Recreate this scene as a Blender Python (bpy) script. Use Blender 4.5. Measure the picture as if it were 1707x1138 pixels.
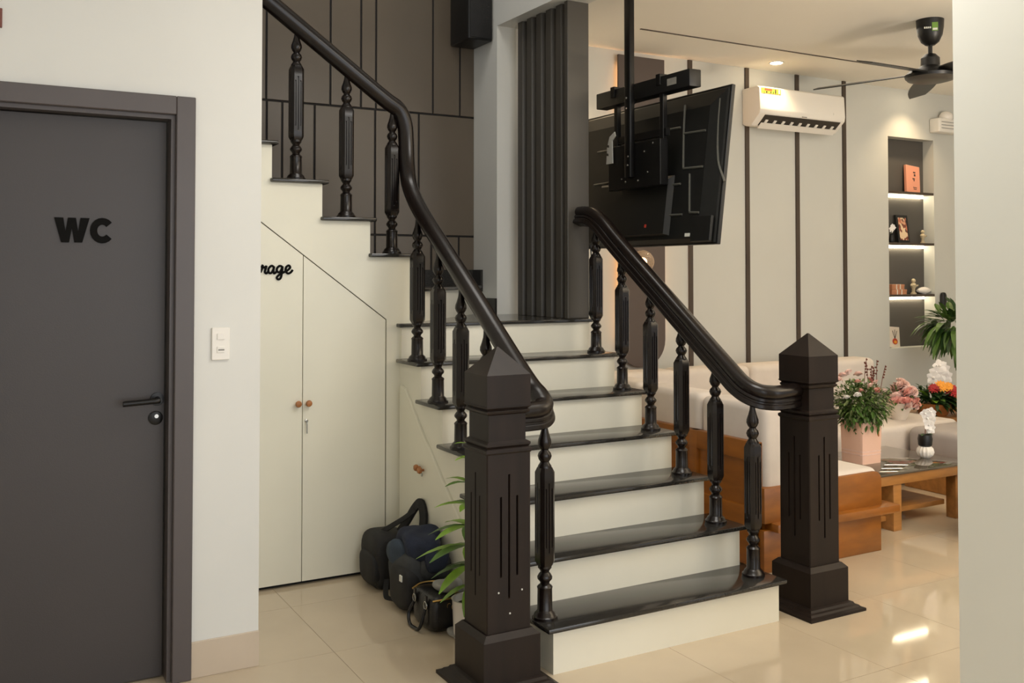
import bpy, bmesh, math, random
from mathutils import Vector, Matrix, Euler
random.seed(7)
for o in list(bpy.data.objects): bpy.data.objects.remove(o)
S = bpy.context.scene
COL = S.collection
PI = math.pi

# ------------------------------------------------------------------ camera
cam = bpy.data.objects.new('camera', bpy.data.cameras.new('camera'))
COL.objects.link(cam)
cam.data.sensor_fit = 'HORIZONTAL'; cam.data.sensor_width = 36
cam.data.lens = 1618.9 * 36 / 1707
cam.data.shift_y = -(569 - 413.4) / 1707
cam.location = (-1.9596, -3.1622, 1.523)
cam.rotation_euler = (PI / 2 + 0.025, 0, -0.51269)
cam.data.clip_start = 0.02
S.camera = cam

# ------------------------------------------------------------------ world, lights, exposure
S.view_settings.view_transform = 'Standard'
S.view_settings.look = 'None'
S.view_settings.gamma = 1
S.view_settings.use_curve_mapping = False
S.view_settings.exposure = -0.1
W = bpy.data.worlds.new('daylight'); S.world = W; W.use_nodes = True
W.node_tree.nodes['Background'].inputs[0].default_value = (0.93, 0.96, 1.0, 1)
W.node_tree.nodes['Background'].inputs[1].default_value = 0.8

def area(name, loc, size, power, col, rot=(0, 0, 0)):
    l = bpy.data.lights.new(name, 'AREA'); l.shape = 'RECTANGLE'
    l.size, l.size_y = size; l.energy = power; l.color = col
    o = bpy.data.objects.new(name, l); COL.objects.link(o)
    o.location = loc; o.rotation_euler = rot
    return o
# daylight entering by the open house front behind the camera
area('front_daylight', (0.9, -5.6, 1.7), (6.0, 2.8), 112, (0.97, 0.985, 1.0), (PI / 2, 0, 0))
# unseen fill lights added below the ceilings to brighten hall, stairs and living room
area('hall_fill', (0.45, -0.75, 3.12), (1.2, 0.9), 35, (1.0, 0.975, 0.93))
area('stairwell_fill', (0.0, 1.15, 4.58), (1.0, 0.6), 15, (1.0, 0.96, 0.90))  # added fill for the pilaster and upper flight, no fixture modelled
area('living_fill', (3.3, -0.6, 3.12), (1.6, 1.0), 5, (1.0, 0.92, 0.80))  # weak general fill, added without a fixture
area('seating_fill', (3.9, 1.35, 3.12), (2.4, 0.5), 9, (1.0, 0.90, 0.74))  # warm fill added over the seating, no cove in the ceiling
# added upward fill that brightens the living room ceiling, no lamp stands here
area('ceiling_fill', (3.6, -2.4, 1.7), (0.5, 0.5), 175, (1.0, 0.85, 0.66), (PI, 0, 0))

# ------------------------------------------------------------------ materials
def lin(c):
    c = c / 255.0
    return c / 12.92 if c <= 0.04045 else ((c + 0.055) / 1.055) ** 2.4
def rgb(r, g, b): return (lin(r), lin(g), lin(b), 1)
MATS = {}
def mat(name, col, rough=0.5, metal=0.0, var=0.0, scale=6.0, bump=0.0, bscale=60.0, coat=0.0, emit=0.0, stretch=None, spec=0.5, trans=0.0):
    m = bpy.data.materials.new(name); m.use_nodes = True
    nt = m.node_tree; b = nt.nodes['Principled BSDF']
    b.inputs['Base Color'].default_value = col
    b.inputs['Roughness'].default_value = rough
    b.inputs['Metallic'].default_value = metal
    b.inputs['Coat Weight'].default_value = coat
    b.inputs['Specular IOR Level'].default_value = spec
    b.inputs['Transmission Weight'].default_value = trans
    if emit:
        b.inputs['Emission Color'].default_value = col
        b.inputs['Emission Strength'].default_value = emit
    if var or bump:
        tc = nt.nodes.new('ShaderNodeTexCoord')
        mp = nt.nodes.new('ShaderNodeMapping')
        if stretch: mp.inputs['Scale'].default_value = stretch
        nt.links.new(tc.outputs['Object'], mp.inputs['Vector'])
    if var:
        n = nt.nodes.new('ShaderNodeTexNoise'); n.inputs['Scale'].default_value = scale; n.inputs['Detail'].default_value = 6
        nt.links.new(mp.outputs[0], n.inputs['Vector'])
        r = nt.nodes.new('ShaderNodeValToRGB')
        lo = [max(0, c * (1 - var)) for c in col[:3]] + [1]; hi = [min(1, c * (1 + var)) for c in col[:3]] + [1]
        r.color_ramp.elements[0].position = 0.3; r.color_ramp.elements[1].position = 0.7
        r.color_ramp.elements[0].color = lo; r.color_ramp.elements[1].color = hi
        nt.links.new(n.outputs['Fac'], r.inputs['Fac'])
        nt.links.new(r.outputs['Color'], b.inputs['Base Color'])
    if bump:
        n2 = nt.nodes.new('ShaderNodeTexNoise'); n2.inputs['Scale'].default_value = bscale; n2.inputs['Detail'].default_value = 4
        nt.links.new(mp.outputs[0], n2.inputs['Vector'])
        bp = nt.nodes.new('ShaderNodeBump'); bp.inputs['Strength'].default_value = bump; bp.inputs['Distance'].default_value = 0.01
        nt.links.new(n2.outputs['Fac'], bp.inputs['Height'])
        nt.links.new(bp.outputs[0], b.inputs['Normal'])
    MATS[name] = m
    return m
mat('white_paint', rgb(222, 222, 217), 0.55, var=0.02, scale=2)
mat('cream_paint', rgb(204, 204, 197), 0.5, var=0.02, scale=2)
mat('pillar_paint', rgb(231, 231, 222), 0.5, var=0.02, scale=2)
mat('cupboard_white', rgb(236, 233, 216), 0.4, var=0.015, scale=3)
mat('riser_white', rgb(234, 231, 216), 0.3, var=0.02, scale=4)
mat('ceiling_paint', rgb(242, 238, 228), 0.7)
mat('floor_tile', rgb(198, 182, 157), 0.05, var=0.035, scale=3, spec=0.55)
mat('grout', rgb(158, 141, 116), 0.8)
mat('skirting_tile', rgb(200, 184, 164), 0.25, var=0.03, scale=5)
mat('granite', rgb(46, 44, 41), 0.14, var=0.35, scale=160, spec=0.6)
mat('dark_wood', rgb(23, 16, 13), 0.26, var=0.3, scale=7, spec=0.42, stretch=(3, 3, 0.35))
mat('newel_wood', rgb(32, 23, 18), 0.46, var=0.25, scale=6, spec=0.28, stretch=(3, 3, 0.35))
mat('groove_black', rgb(16, 12, 10), 0.7)
mat('wc_grey', rgb(60, 55, 54), 0.45, var=0.04, scale=3, bump=0.04, bscale=220)
mat('wc_frame', rgb(82, 75, 74), 0.4, var=0.04, scale=4)
mat('black_letter', rgb(12, 11, 10), 0.8, spec=0.15)
mat('black_metal', rgb(18, 17, 17), 0.35, metal=0.3)
mat('black_plastic', rgb(15, 15, 15), 0.4)
mat('tv_back', rgb(13, 14, 13), 0.5, var=0.15, scale=4)
mat('tv_ridge', rgb(88, 88, 82), 0.35)
mat('screen', rgb(4, 4, 5), 0.06)
mat('steel', rgb(190, 190, 186), 0.25, metal=1)
mat('white_metal', rgb(205, 205, 198), 0.4)
mat('panel_brown', rgb(94, 84, 72), 0.34, var=0.06, scale=2)
mat('screen_grey', rgb(72, 68, 62), 0.4, var=0.05, scale=3)
mat('strip_dark', rgb(70, 58, 48), 0.45)
mat('niche_grey', rgb(84, 80, 75), 0.55)
mat('oval_grey', rgb(88, 76, 70), 0.5)
mat('led_white', (1.0, 0.86, 0.60, 1), emit=20)
mat('led_warm', (1.0, 0.50, 0.20, 1), emit=16)
mat('lamp_disc', (1.0, 0.85, 0.6, 1), emit=30)
mat('glass_globe', rgb(250, 235, 215), 0.05, trans=0.85)
mat('bulb', (1.0, 0.62, 0.3, 1), emit=8)
mat('ac_white', rgb(236, 232, 224), 0.3)
mat('ac_dark', rgb(50, 44, 38), 0.5)
mat('sticker_yellow', rgb(200, 190, 60), 0.5)
mat('sticker_red', rgb(190, 60, 40), 0.5)
mat('sticker_green', rgb(110, 150, 60), 0.5)
mat('sticker_white', rgb(225, 225, 215), 0.5)
mat('orange_wood', rgb(142, 84, 20), 0.32, var=0.22, scale=5, coat=0.25, stretch=(1, 1, 4))
mat('oak_wood', rgb(170, 118, 62), 0.4, var=0.2, scale=6, stretch=(1, 4, 4))
mat('sofa_fabric', rgb(216, 206, 196), 0.85, var=0.03, scale=12, bump=0.15, bscale=350)
mat('sofa_grey', rgb(172, 164, 160), 0.85, var=0.04, scale=10, bump=0.15, bscale=350)
mat('table_glass', rgb(92, 84, 72), 0.04, spec=0.8)
mat('pink_pot', rgb(242, 198, 174), 0.55, var=0.02)
mat('leaf_green', rgb(72, 104, 38), 0.45, var=0.3, scale=9)
mat('leaf_dark', rgb(38, 66, 26), 0.5, var=0.35, scale=14)
mat('leaf_bright', rgb(120, 158, 50), 0.4, var=0.25, scale=8)
mat('leaf_sage', rgb(108, 122, 74), 0.55, var=0.3, scale=20)
mat('rose_pink', rgb(250, 214, 204), 0.6, var=0.12, scale=30)
mat('rose_coral', rgb(244, 180, 168), 0.6, var=0.15, scale=30)
mat('petal_red', rgb(165, 24, 30), 0.55, var=0.2, scale=20)
mat('petal_orange', rgb(240, 160, 50), 0.55, var=0.15, scale=20)
mat('petal_white', rgb(244, 240, 236), 0.55)
mat('twig', rgb(110, 60, 46), 0.7)
mat('ceramic_white', rgb(238, 232, 224), 0.25)
mat('soil', rgb(44, 30, 22), 0.9)
mat('bag_black', rgb(24, 23, 23), 0.7, var=0.2, scale=30, bump=0.3, bscale=300)
mat('bag_leather', rgb(20, 18, 18), 0.32, var=0.2, scale=20, bump=0.2, bscale=120)
mat('bag_grey', rgb(52, 54, 56), 0.75, var=0.15, scale=30, bump=0.3, bscale=300)
mat('navy_cloth', rgb(28, 36, 56), 0.85, var=0.25, scale=12, bump=0.3, bscale=200)
mat('denim', rgb(52, 64, 78), 0.85, var=0.2, scale=14, bump=0.3, bscale=200)
mat('grey_cloth', rgb(150, 148, 142), 0.85, var=0.15, scale=20)
mat('gold', rgb(200, 165, 100), 0.3, metal=1)
mat('knob_wood', rgb(170, 110, 60), 0.4, var=0.2, scale=30)
mat('book_orange', rgb(234, 160, 130), 0.55)
mat('paper', rgb(226, 214, 198), 0.7)
mat('print_dark', rgb(70, 56, 48), 0.6)
mat('figure_stone', rgb(196, 180, 148), 0.5, var=0.1, scale=40)
mat('copper_box', rgb(190, 128, 92), 0.45, var=0.1, scale=40)
mat('sign_brown', rgb(118, 66, 54), 0.5)
def print_mat():
    m = bpy.data.materials.new('art_print'); m.use_nodes = True; nt = m.node_tree
    b = nt.nodes['Principled BSDF']; b.inputs['Roughness'].default_value = 0.5
    tc = nt.nodes.new('ShaderNodeTexCoord'); n = nt.nodes.new('ShaderNodeTexVoronoi'); n.inputs['Scale'].default_value = 38
    r = nt.nodes.new('ShaderNodeValToRGB'); cr = r.color_ramp; cr.interpolation = 'CONSTANT'
    cols = [rgb(40, 30, 28), rgb(200, 120, 90), rgb(232, 206, 170), rgb(120, 60, 44), rgb(222, 168, 130)]
    while len(cr.elements) < 5: cr.elements.new(0.5)
    for i, c in enumerate(cols): cr.elements[i].position = i * 0.2; cr.elements[i].color = c
    nt.links.new(tc.outputs['Object'], n.inputs['Vector']); nt.links.new(n.outputs['Color'], r.inputs['Fac'])
    nt.links.new(r.outputs['Color'], b.inputs['Base Color']); MATS['art_print'] = m
print_mat()

# ------------------------------------------------------------------ mesh helpers
class MB:
    def __init__(s): s.bm = bmesh.new()
    def box(s, x0, x1, y0, y1, z0, z1, bev=0.0, seg=2, M=None):
        t = bmesh.new(); bmesh.ops.create_cube(t, size=1)
        for v in t.verts:
            v.co = Vector(((x0 + x1) / 2 + v.co.x * (x1 - x0), (y0 + y1) / 2 + v.co.y * (y1 - y0), (z0 + z1) / 2 + v.co.z * (z1 - z0)))
        if bev: bmesh.ops.bevel(t, geom=t.edges[:], offset=bev, segments=seg, profile=0.5, affect='EDGES', clamp_overlap=True)
        return s._join(t, M)
    def _join(s, t, M=None):
        if M is not None: bmesh.ops.transform(t, matrix=M, verts=t.verts)
        bmesh.ops.recalc_face_normals(t, faces=t.faces)
        me = bpy.data.meshes.new('tmp'); t.to_mesh(me); t.free(); s.bm.from_mesh(me); bpy.data.meshes.remove(me)
        return s
    def prism(s, pts, axis, a, b, bev=0.0, M=None):
        """polygon pts extruded along axis from a to b; pts are the two other coords in xyz order"""
        t = bmesh.new()
        def mk(p, h): return {'X': (h, p[0], p[1]), 'Y': (p[0], h, p[1]), 'Z': (p[0], p[1], h)}[axis]
        A = [t.verts.new(mk(p, a)) for p in pts]; B = [t.verts.new(mk(p, b)) for p in pts]
        t.faces.new(A); t.faces.new(B[::-1]); n = len(pts)
        for i in range(n): t.faces.new((A[i], B[i], B[(i + 1) % n], A[(i + 1) % n]))
        bmesh.ops.recalc_face_normals(t, faces=t.faces)
        if bev: bmesh.ops.bevel(t, geom=t.edges[:], offset=bev, segments=2, profile=0.5, affect='EDGES', clamp_overlap=True)
        return s._join(t, M)
    def lathe(s, prof, n=20, M=None, cx=0, cy=0):
        t = bmesh.new(); rings = []
        for r, z in prof:
            rings.append([t.verts.new((cx + r * math.cos(2 * PI * i / n), cy + r * math.sin(2 * PI * i / n), z)) for i in range(n)])
        for a, b in zip(rings, rings[1:]):
            for i in range(n): t.faces.new((a[i], a[(i + 1) % n], b[(i + 1) % n], b[i]))
        t.faces.new(rings[0][::-1]); t.faces.new(rings[-1])
        return s._join(t, M)
    def loft(s, sections, closed_ends=True, M=None):
        t = bmesh.new(); R = [[t.verts.new(p) for p in sec] for sec in sections]; n = len(R[0])
        for a, b in zip(R, R[1:]):
            for i in range(n): t.faces.new((a[i], a[(i + 1) % n], b[(i + 1) % n], b[i]))
        if closed_ends: t.faces.new(R[0][::-1]); t.faces.new(R[-1])
        return s._join(t, M)
    def tube(s, pts, r, n=8, smooth=True, M=None):
        prof = [(r * math.cos(2 * PI * i / n), r * math.sin(2 * PI * i / n)) for i in range(n)]
        return s.sweep(prof, pts, M=M)
    def sweep(s, prof, pts, up=Vector((0, 0, 1)), taper=None, M=None):
        P = [Vector(p) for p in pts]; secs = []
        T = []
        for i in range(len(P)):
            a = P[max(0, i - 1)]; b = P[min(len(P) - 1, i + 1)]; T.append((b - a).normalized())
        u = up - T[0] * up.dot(T[0])
        if u.length < 1e-4: u = Vector((1, 0, 0)) - T[0] * T[0].x
        u.normalize()
        for i, p in enumerate(P):
            if i:
                ax = T[i - 1].cross(T[i])
                if ax.length > 1e-6:
                    u = Matrix.Rotation(math.atan2(ax.length, T[i - 1].dot(T[i])), 3, ax.normalized()) @ u
            u = (u - T[i] * u.dot(T[i])).normalized(); sd = T[i].cross(u)
            k = taper(i / (len(P) - 1)) if taper else 1
            secs.append([p + sd * (q[0] * k) + u * (q[1] * k) for q in prof])
        return s.loft(secs, M=M)
    def ball(s, c, r, sc=(1, 1, 1), n=16, M=None):
        t = bmesh.new(); bmesh.ops.create_uvsphere(t, u_segments=n, v_segments=max(6, n // 2), radius=r)
        for v in t.verts: v.co = Vector((c[0] + v.co.x * sc[0], c[1] + v.co.y * sc[1], c[2] + v.co.z * sc[2]))
        return s._join(t, M)
    def faces(s, verts, faces, M=None):
        t = bmesh.new(); V = [t.verts.new(v) for v in verts]
        for f in faces: t.faces.new([V[i] for i in f])
        return s._join(t, M)
    def mesh(s, name, m, smooth=False):
        me = bpy.data.meshes.new(name); s.bm.to_mesh(me); s.bm.free()
        me.materials.append(MATS[m])
        if smooth:
            me.shade_smooth()
            try: me.set_sharp_from_angle(angle=math.radians(38))
            except Exception: pass
        return me
    def build(s, name, m, parent=None, smooth=False, loc=None, rz=0):
        o = bpy.data.objects.new(name, s.mesh(name, m, smooth)); COL.objects.link(o)
        if parent: o.parent = parent
        if loc: o.location = loc
        if rz: o.rotation_euler.z = rz
        return o
def inst(name, me, parent=None, loc=(0, 0, 0), rot=(0, 0, 0), sc=(1, 1, 1)):
    o = bpy.data.objects.new(name, me); COL.objects.link(o); o.parent = parent
    o.location = loc; o.rotation_euler = rot; o.scale = sc
    return o
def tag(o, label, cat=None, group=None, kind=None):
    if label: o['label'] = label
    if cat: o['category'] = cat
    if group: o['group'] = group
    if kind: o['kind'] = kind
    return o
def thing(name, label, cat, loc=(0, 0, 0), rz=0, group=None, kind=None):
    o = bpy.data.objects.new(name, None); COL.objects.link(o); o.empty_display_size = 0.1
    o.location = loc; o.rotation_euler.z = rz
    return tag(o, label, cat, group, kind)
def struct(o, label=None, cat=None): return tag(o, label, cat, None, 'structure')
def spline(pts, n=6):
    P = [Vector(p) for p in pts]; out = []
    P = [P[0] * 2 - P[1]] + P + [P[-1] * 2 - P[-2]]
    for i in range(1, len(P) - 2):
        a, b, c, d = P[i - 1:i + 3]
        for k in range(n):
            t = k / n
            out.append(0.5 * ((2 * b) + (c - a) * t + (2 * a - 5 * b + 4 * c - d) * t * t + (3 * b - a - 3 * c + d) * t ** 3))
    out.append(P[-2]); return out
def T(loc=(0, 0, 0), rot=(0, 0, 0), sc=(1, 1, 1)):
    return Matrix.Translation(loc) @ Euler(rot).to_matrix().to_4x4() @ Matrix.Diagonal((*sc, 1))
def fluted(mb, w, ch, grooves, d, z0, z1, taper=0.0):
    """square post with chamfered corners; grooves = [(offset, halfwidth, za, zb)] cut in all four faces"""
    h = w / 2
    zs = [z0] + ([z0 + taper] if taper else [])
    lev = [(z0, -taper * 0.45, None)]
    if taper: lev.append((z0 + taper, 0, None))
    cuts = sorted({g[2] for g in grooves} | {g[3] for g in grooves})
    for c in cuts: lev += [(c - 0.002, 0, c - 0.002), (c + 0.002, 0, c + 0.002)]
    if taper: lev.append((z1 - taper, 0, None))
    lev.append((z1, -taper * 0.45, None))
    secs = []
    for z, inset, _ in lev:
        hh = h + inset; cc = min(ch, hh * 0.4); face = [(-hh + cc, 0.0)]
        for off, gw, za, zb in sorted(grooves):
            dd = d if za <= z <= zb else 0.0
            face += [(off - gw, 0.0), (off - gw * 0.5, dd), (off + gw * 0.5, dd), (off + gw, 0.0)]
        face.append((hh - cc, 0.0)); sec = []
        for k in range(4):
            ca, sa = math.cos(k * PI / 2), math.sin(k * PI / 2)
            for x, dep in face:
                px, py = x, -hh + dep
                sec.append((px * ca - py * sa, px * sa + py * ca, z))
        secs.append(sec)
    mb.loft(secs)
    return mb

# ------------------------------------------------------------------ floor (60 cm polished tiles)
floor = struct(MB().box(-3.2, 6.6, -5.5, 2.9, -0.12, -0.004).build('floor', 'grout'), 'polished beige tiled floor')
tile_me = MB().box(-0.2992, 0.2992, -0.2992, 0.2992, -0.012, 0.0).mesh('floor_tile', 'floor_tile')
x = -0.95 - 0.6 * 4
for i in range(16):
    for j in range(13):
        cx = -0.65 - 0.3 - 0.6 * 3 + i * 0.6; cy = -4.78 + 0.3 + j * 0.6
        if cx > 6.4 or cy > 2.75: continue
        inst('floor_tile', tile_me, floor, (cx, cy, 0))

# ------------------------------------------------------------------ walls
def wall(name, m, boxes, label=None):
    b = MB()
    for q in boxes: b.box(*q)
    return struct(b.build(name, m), label)
# wall with the toilet door
wall_wc = wall('wall_front_left', 'white_paint', [(-1.21, -0.95, 0.64, 0.76, 0, 4.6), (-2.18, -1.21, 0.64, 0.76, 2.18, 4.6), (-3.2, -2.18, 0.64, 0.76, 0, 4.6),
               (-1.07, -0.95, 0.76, 1.497, 0, 4.6)], 'white wall around the grey toilet door')
struct(MB().box(-1.205, -0.9485, 0.632, 0.642, 0, 0.135, 0.002).build('baseboard_front_left', 'skirting_tile'), 'beige tile baseboard right of the toilet door')
wall('wall_left', 'white_paint', [(-3.3, -3.2, -5.5, 0.76, 0, 3.2)])
wall('wall_right', 'pillar_paint', [(0.732, 1.5, -1.6, -1.2, 0, 3.17)], 'white pillar edge beside the living room')
wall('wall_far_right', 'cream_paint', [(6.6, 6.7, -5.5, 2.9, 0, 3.2)])
ceiling = wall('ceiling', 'ceiling_paint', [(1.17, 6.7, -5.5, 2.9, 3.17, 3.3), (-3.3, 1.17, -5.5, 0.5, 3.17, 3.3), (-3.3, 1.17, 0.5, 2.9, 4.6, 4.7)], 'pale ceiling of hall and living room')
struct(MB().box(2.0, 6.3, 2.092, 2.108, 3.1655, 3.171).build('trim_1', 'strip_dark', ceiling))
wall('wall_stair_side', 'white_paint', [(0.95, 1.17, 2.2, 2.52, 1.2, 3.08), (0.95, 1.17, 0.5, 2.52, 3.08, 4.6)], 'white stairwell wall and beam beside the slatted screen')
wall('wall_stair_front', 'white_paint', [(-0.95, 0.95, 0.5, 0.62, 3.17, 4.6)])

# stairwell back wall with panels
back = struct(MB().box(-3.2, 1.17, 2.53, 2.7, 0, 4.6).build('wall_stair_back', 'groove_black'), 'brown panelled stairwell wall with dark joints')
def panels(xs, z0, z1):
    for a, b in zip(xs, xs[1:]):
        MB().box(a + 0.006, b - 0.006, 2.52, 2.532, z0 + 0.006, z1 - 0.006, 0.002, 1).build('wall_panel', 'panel_brown', back)
panels([-1.2, -0.425, -0.032, 0.165, 0.264, 0.655, 0.849, 0.962], 2.54, 3.75)
panels([-1.2, -0.421, -0.328, -0.13, 0.259, 0.556, 0.962], 1.757, 2.54)
panels([-0.4, 0.0, 0.26, 0.645, 0.842, 0.962], 1.44, 1.757)
panels([-1.2, -0.425, 0.165, 0.655, 0.962], 3.75, 4.6)

# living room wall with the lit niche
NX0, NX1, NZ0, NZ1 = 5.175, 5.79, 0.85, 2.735
lw = wall('wall_living', 'cream_paint', [(1.17, NX0, 2.7, 2.83, 0, 3.3), (NX1, 6.7, 2.7, 2.83, 0, 3.3), (NX0, NX1, 2.7, 2.83, 0, NZ0), (NX0, NX1, 2.7, 2.83, NZ1, 3.3), (1.1, 6.7, 2.83, 2.95, 0, 3.3)],
          'cream living room wall with dark vertical strips and lit niche')
MB().box(NX0, NX1, 2.815, 2.831, NZ0, NZ1).build('niche_back', 'niche_grey', lw)
for zs in (2.25, 1.79, 1.325):
    sh = MB().box(NX0, NX1, 2.702, 2.82, zs - 0.022, zs, 0.002, 1).build('niche_shelf', 'strip_dark', lw)
    MB().box(NX0 + 0.005, NX1 - 0.03, 2.79, 2.812, zs - 0.045, zs - 0.023).build('led_strip', 'led_white', sh)
for xs in (2.92, 3.506, 4.06, 4.616):
    MB().box(xs - 0.02, xs + 0.02, 2.688, 2.702, 0.0, 3.168).build('wall_strip', 'strip_dark', lw)

# backlit oval wall panel and globe sconce
ov = thing('wall_panel_light', 'tall dark brown panel with rounded foot and warm backlight on living wall', 'wall panel', (2.425, 2.7, 0.82))
r0 = 0.2; pts = [(-0.212, 2.31), (-0.212, r0)]
for k in range(1, 8): a = PI + PI / 2 * k / 8; pts.append((-0.212 + r0 + r0 * math.cos(a), r0 + r0 * math.sin(a)))
pts += [(-0.012, 0), (0.012, 0)]
for k in range(1, 8): a = 1.5 * PI + PI / 2 * k / 8; pts.append((0.212 - r0 + r0 * math.cos(a), r0 + r0 * math.sin(a)))
pts += [(0.212, r0), (0.212, 2.31)]
MB().prism(pts, 'Y', -0.05, -0.03, 0.002).build('panel', 'oval_grey', ov)
MB().box(-0.12, 0.12, -0.03, 0.0, 0.25, 2.2).build('backing', 'strip_dark', ov)
for sx in (-1, 1): MB().box(sx * 0.15 - 0.006, sx * 0.15 + 0.006, -0.026, -0.004, 0.2, 2.25).build('led_strip', 'led_warm', ov)
gl = thing('globe_sconce', 'clear glass globe sconce on the tall brown wall panel', 'wall lamp', (2.335, 2.65, 1.60))
MB().lathe([(0.03, 0), (0.03, 0.012), (0.012, 0.014), (0.012, 0.05)], 16, T(rot=(PI / 2, 0, 0))).build('mount', 'gold', gl, True)
MB().ball((0, -0.12, 0), 0.085, n=24).build('globe', 'glass_globe', gl, True)
MB().ball((0, -0.12, 0), 0.022, n=12).build('bulb', 'bulb', gl, True)

# ------------------------------------------------------------------ toilet door
d1 = struct(thing('door_1', 'dark grey toilet door with black WC letters', None, (-2.18, 0.64, 0)))
fr = MB(); fr.box(0.905, 0.975, -0.022, 0.1, 0, 2.185, 0.003, 1); fr.box(0, 0.07, -0.022, 0.1, 0, 2.185, 0.003, 1); fr.box(0.07, 0.905, -0.022, 0.1, 2.115, 2.185, 0.003, 1)
fr.box(0.89, 0.906, 0.004, 0.1, 0, 2.116); fr.box(0.069, 0.085, 0.004, 0.1, 0, 2.116); fr.box(0.085, 0.89, 0.004, 0.1, 2.1, 2.116)
fr.build('door_frame', 'wc_frame', d1)
leaf = MB().box(0.09, 0.885, 0.065, 0.105, 0.006, 2.096, 0.002, 1).build('door_leaf', 'wc_grey', d1)
LT = MB()
def stroke_poly(mb, pts, y0=-0.006, y1=0.002, M=None): mb.prism(pts, 'Y', y0, y1, M=M)
wx, wz, hh = 0.498, 1.632, 0.09
w = 0.118; s_ = 0.030
stroke_poly(LT, [(wx, wz + hh), (wx + s_, wz + hh), (wx + 0.038, wz + 0.04), (wx + 0.046, wz + hh), (wx + 0.072, wz + hh), (wx + 0.080, wz + 0.04), (wx + w - s_, wz + hh), (wx + w, wz + hh), (wx + 0.094, wz), (wx + 0.068, wz), (wx + 0.059, wz + 0.052), (wx + 0.050, wz), (wx + 0.024, wz)], M=T((0, 0.065, 0)))
cx, cz = wx + 0.162, wz + hh / 2; arc = []
for k in range(17): a = math.radians(40 + 280 * k / 16); arc.append((cx + 0.042 * math.cos(a), cz + 0.047 * math.sin(a)))
for k in range(17): a = math.radians(320 - 280 * k / 16); arc.append((cx + 0.018 * math.cos(a), cz + 0.022 * math.sin(a)))
stroke_poly(LT, arc, M=T((0, 0.065, 0)))
LT.build('letters', 'black_letter', leaf)
hd = MB(); hd.lathe([(0.025, 0), (0.025, 0.008), (0.011, 0.009), (0.011, 0.05)], 20, T((0.858, 0.065, 1.045), (PI / 2, 0, 0)))
hd.tube(spline([(0.858, 0.012, 1.045), (0.845, 0.008, 1.045), (0.80, 0.008, 1.043), (0.73, 0.008, 1.040)], 5), 0.0105, 10)
hd.build('handle', 'black_metal', leaf, True)
kh = MB().lathe([(0.026, 0), (0.026, 0.007), (0.022, 0.009)], 22, T((0.853, 0.065, 0.975), (PI / 2, 0, 0))).build('escutcheon', 'black_metal', leaf, True)
MB().lathe([(0.0075, 0), (0.0075, 0.012)], 12, T((0.855, 0.065, 0.982), (PI / 2, 0, 0))).build('lock_cylinder', 'steel', leaf, True)
sw = thing('light_switch', 'white two-gang switch plate on the wall by the toilet door', 'switch', (-1.1035, 0.64, 1.25))
MB().box(-0.034, 0.034, -0.009, 0, -0.062, 0.062, 0.003).build('plate', 'ac_white', sw)
for dz in (0.028, -0.022): MB().box(-0.014, 0.014, -0.012, -0.008, dz - 0.012, dz + 0.012, 0.001).build('rocker', 'ac_white', sw)
MB().box(-0.010, 0.013, -0.0128, -0.0115, -0.026, -0.020).build('indicator', 'grey_cloth', sw)
tag(MB().box(-2.06, -1.858, 0.625, 0.6405, 2.373, 2.44, 0.002).build('wall_sign', 'sign_brown'), 'small brown sign on the wall above the toilet door', 'sign')

# ------------------------------------------------------------------ staircase
R, G, SW, TT = 0.18, 0.24591, 1.16, 0.0195
st = thing('staircase', 'white staircase with black granite treads turning left at the landing', 'staircase')
Y7 = 6 * G
for k in range(1, 8):
    y0 = (k - 1) * G
    MB().box(0, SW, y0, Y7 + 0.06, max(0, (k - 1) * R - TT), k * R - TT).build('riser', 'riser_white', st)
    if k < 7: MB().box(-0.032, SW + 0.032, y0 - 0.022, y0 + G + 0.004, k * R - TT, k * R, 0.006, 2).build('tread', 'granite', st, True)
MB().box(0, 1.165, Y7 + 0.06, 2.53, 0, 1.26 - TT).build('landing_base', 'riser_white', st)
MB().prism([(-0.02, Y7 - 0.022), (1.172, Y7 - 0.022), (1.172, 2.53), (0.9, 2.53), (0.0, 1.6), (-0.02, 1.6)], 'Z', 1.26 - TT, 1.26, 0.005).build('landing_tread', 'granite', st)
MB().prism([(0.07, 1.51), (0.955, 2.425), (0.955, 2.53), (0.07, 2.53)], 'Z', 1.25, 1.44 - TT).build('riser', 'riser_white', st)
MB().prism([(0.07, 1.475), (0.10, 1.49), (0.955, 2.40), (0.955, 2.53), (0.07, 2.53)], 'Z', 1.44 - TT, 1.44, 0.004).build('tread', 'granite', st)
edge = [0.07, -0.165, -0.418, -0.671, -0.924, -1.18, -1.43]
for i in range(5):
    z = 1.62 + i * R; x1 = edge[i]; x0 = edge[i + 1]
    MB().box(x0 - 0.02, x1, 1.5, 2.53, z - R, z - TT).build('riser', 'riser_white', st)
    MB().box(x0 - 0.008, x1 + 0.025, 1.462, 2.53, z - TT, z, 0.006, 2).build('tread', 'granite', st, True)
zt = lambda X: 1.285 + 0.75 * (-0.077 - X)
prof = [(-0.074, 0), (0.0, 0), (0.0, 1.239), (0.07, 1.239), (0.07, 1.6)]
for i in range(1, 6): prof += [(edge[i], 1.6 + (i - 1) * R), (edge[i], 1.6 + i * R)]
prof += [(-1.6, 2.5), (-1.6, zt(-1.6)), (-0.074, zt(-0.074))]
MB().prism(prof, 'Y', 1.498, 1.555).build('stringer_wall', 'cupboard_white', st)
MB().prism([(-1.6, 0), (-0.95, 0), (-0.95, zt(-0.95)), (-1.6, zt(-1.6))], 'Y', 1.498, 1.555).build('stringer_wall', 'cupboard_white', st)
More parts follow.
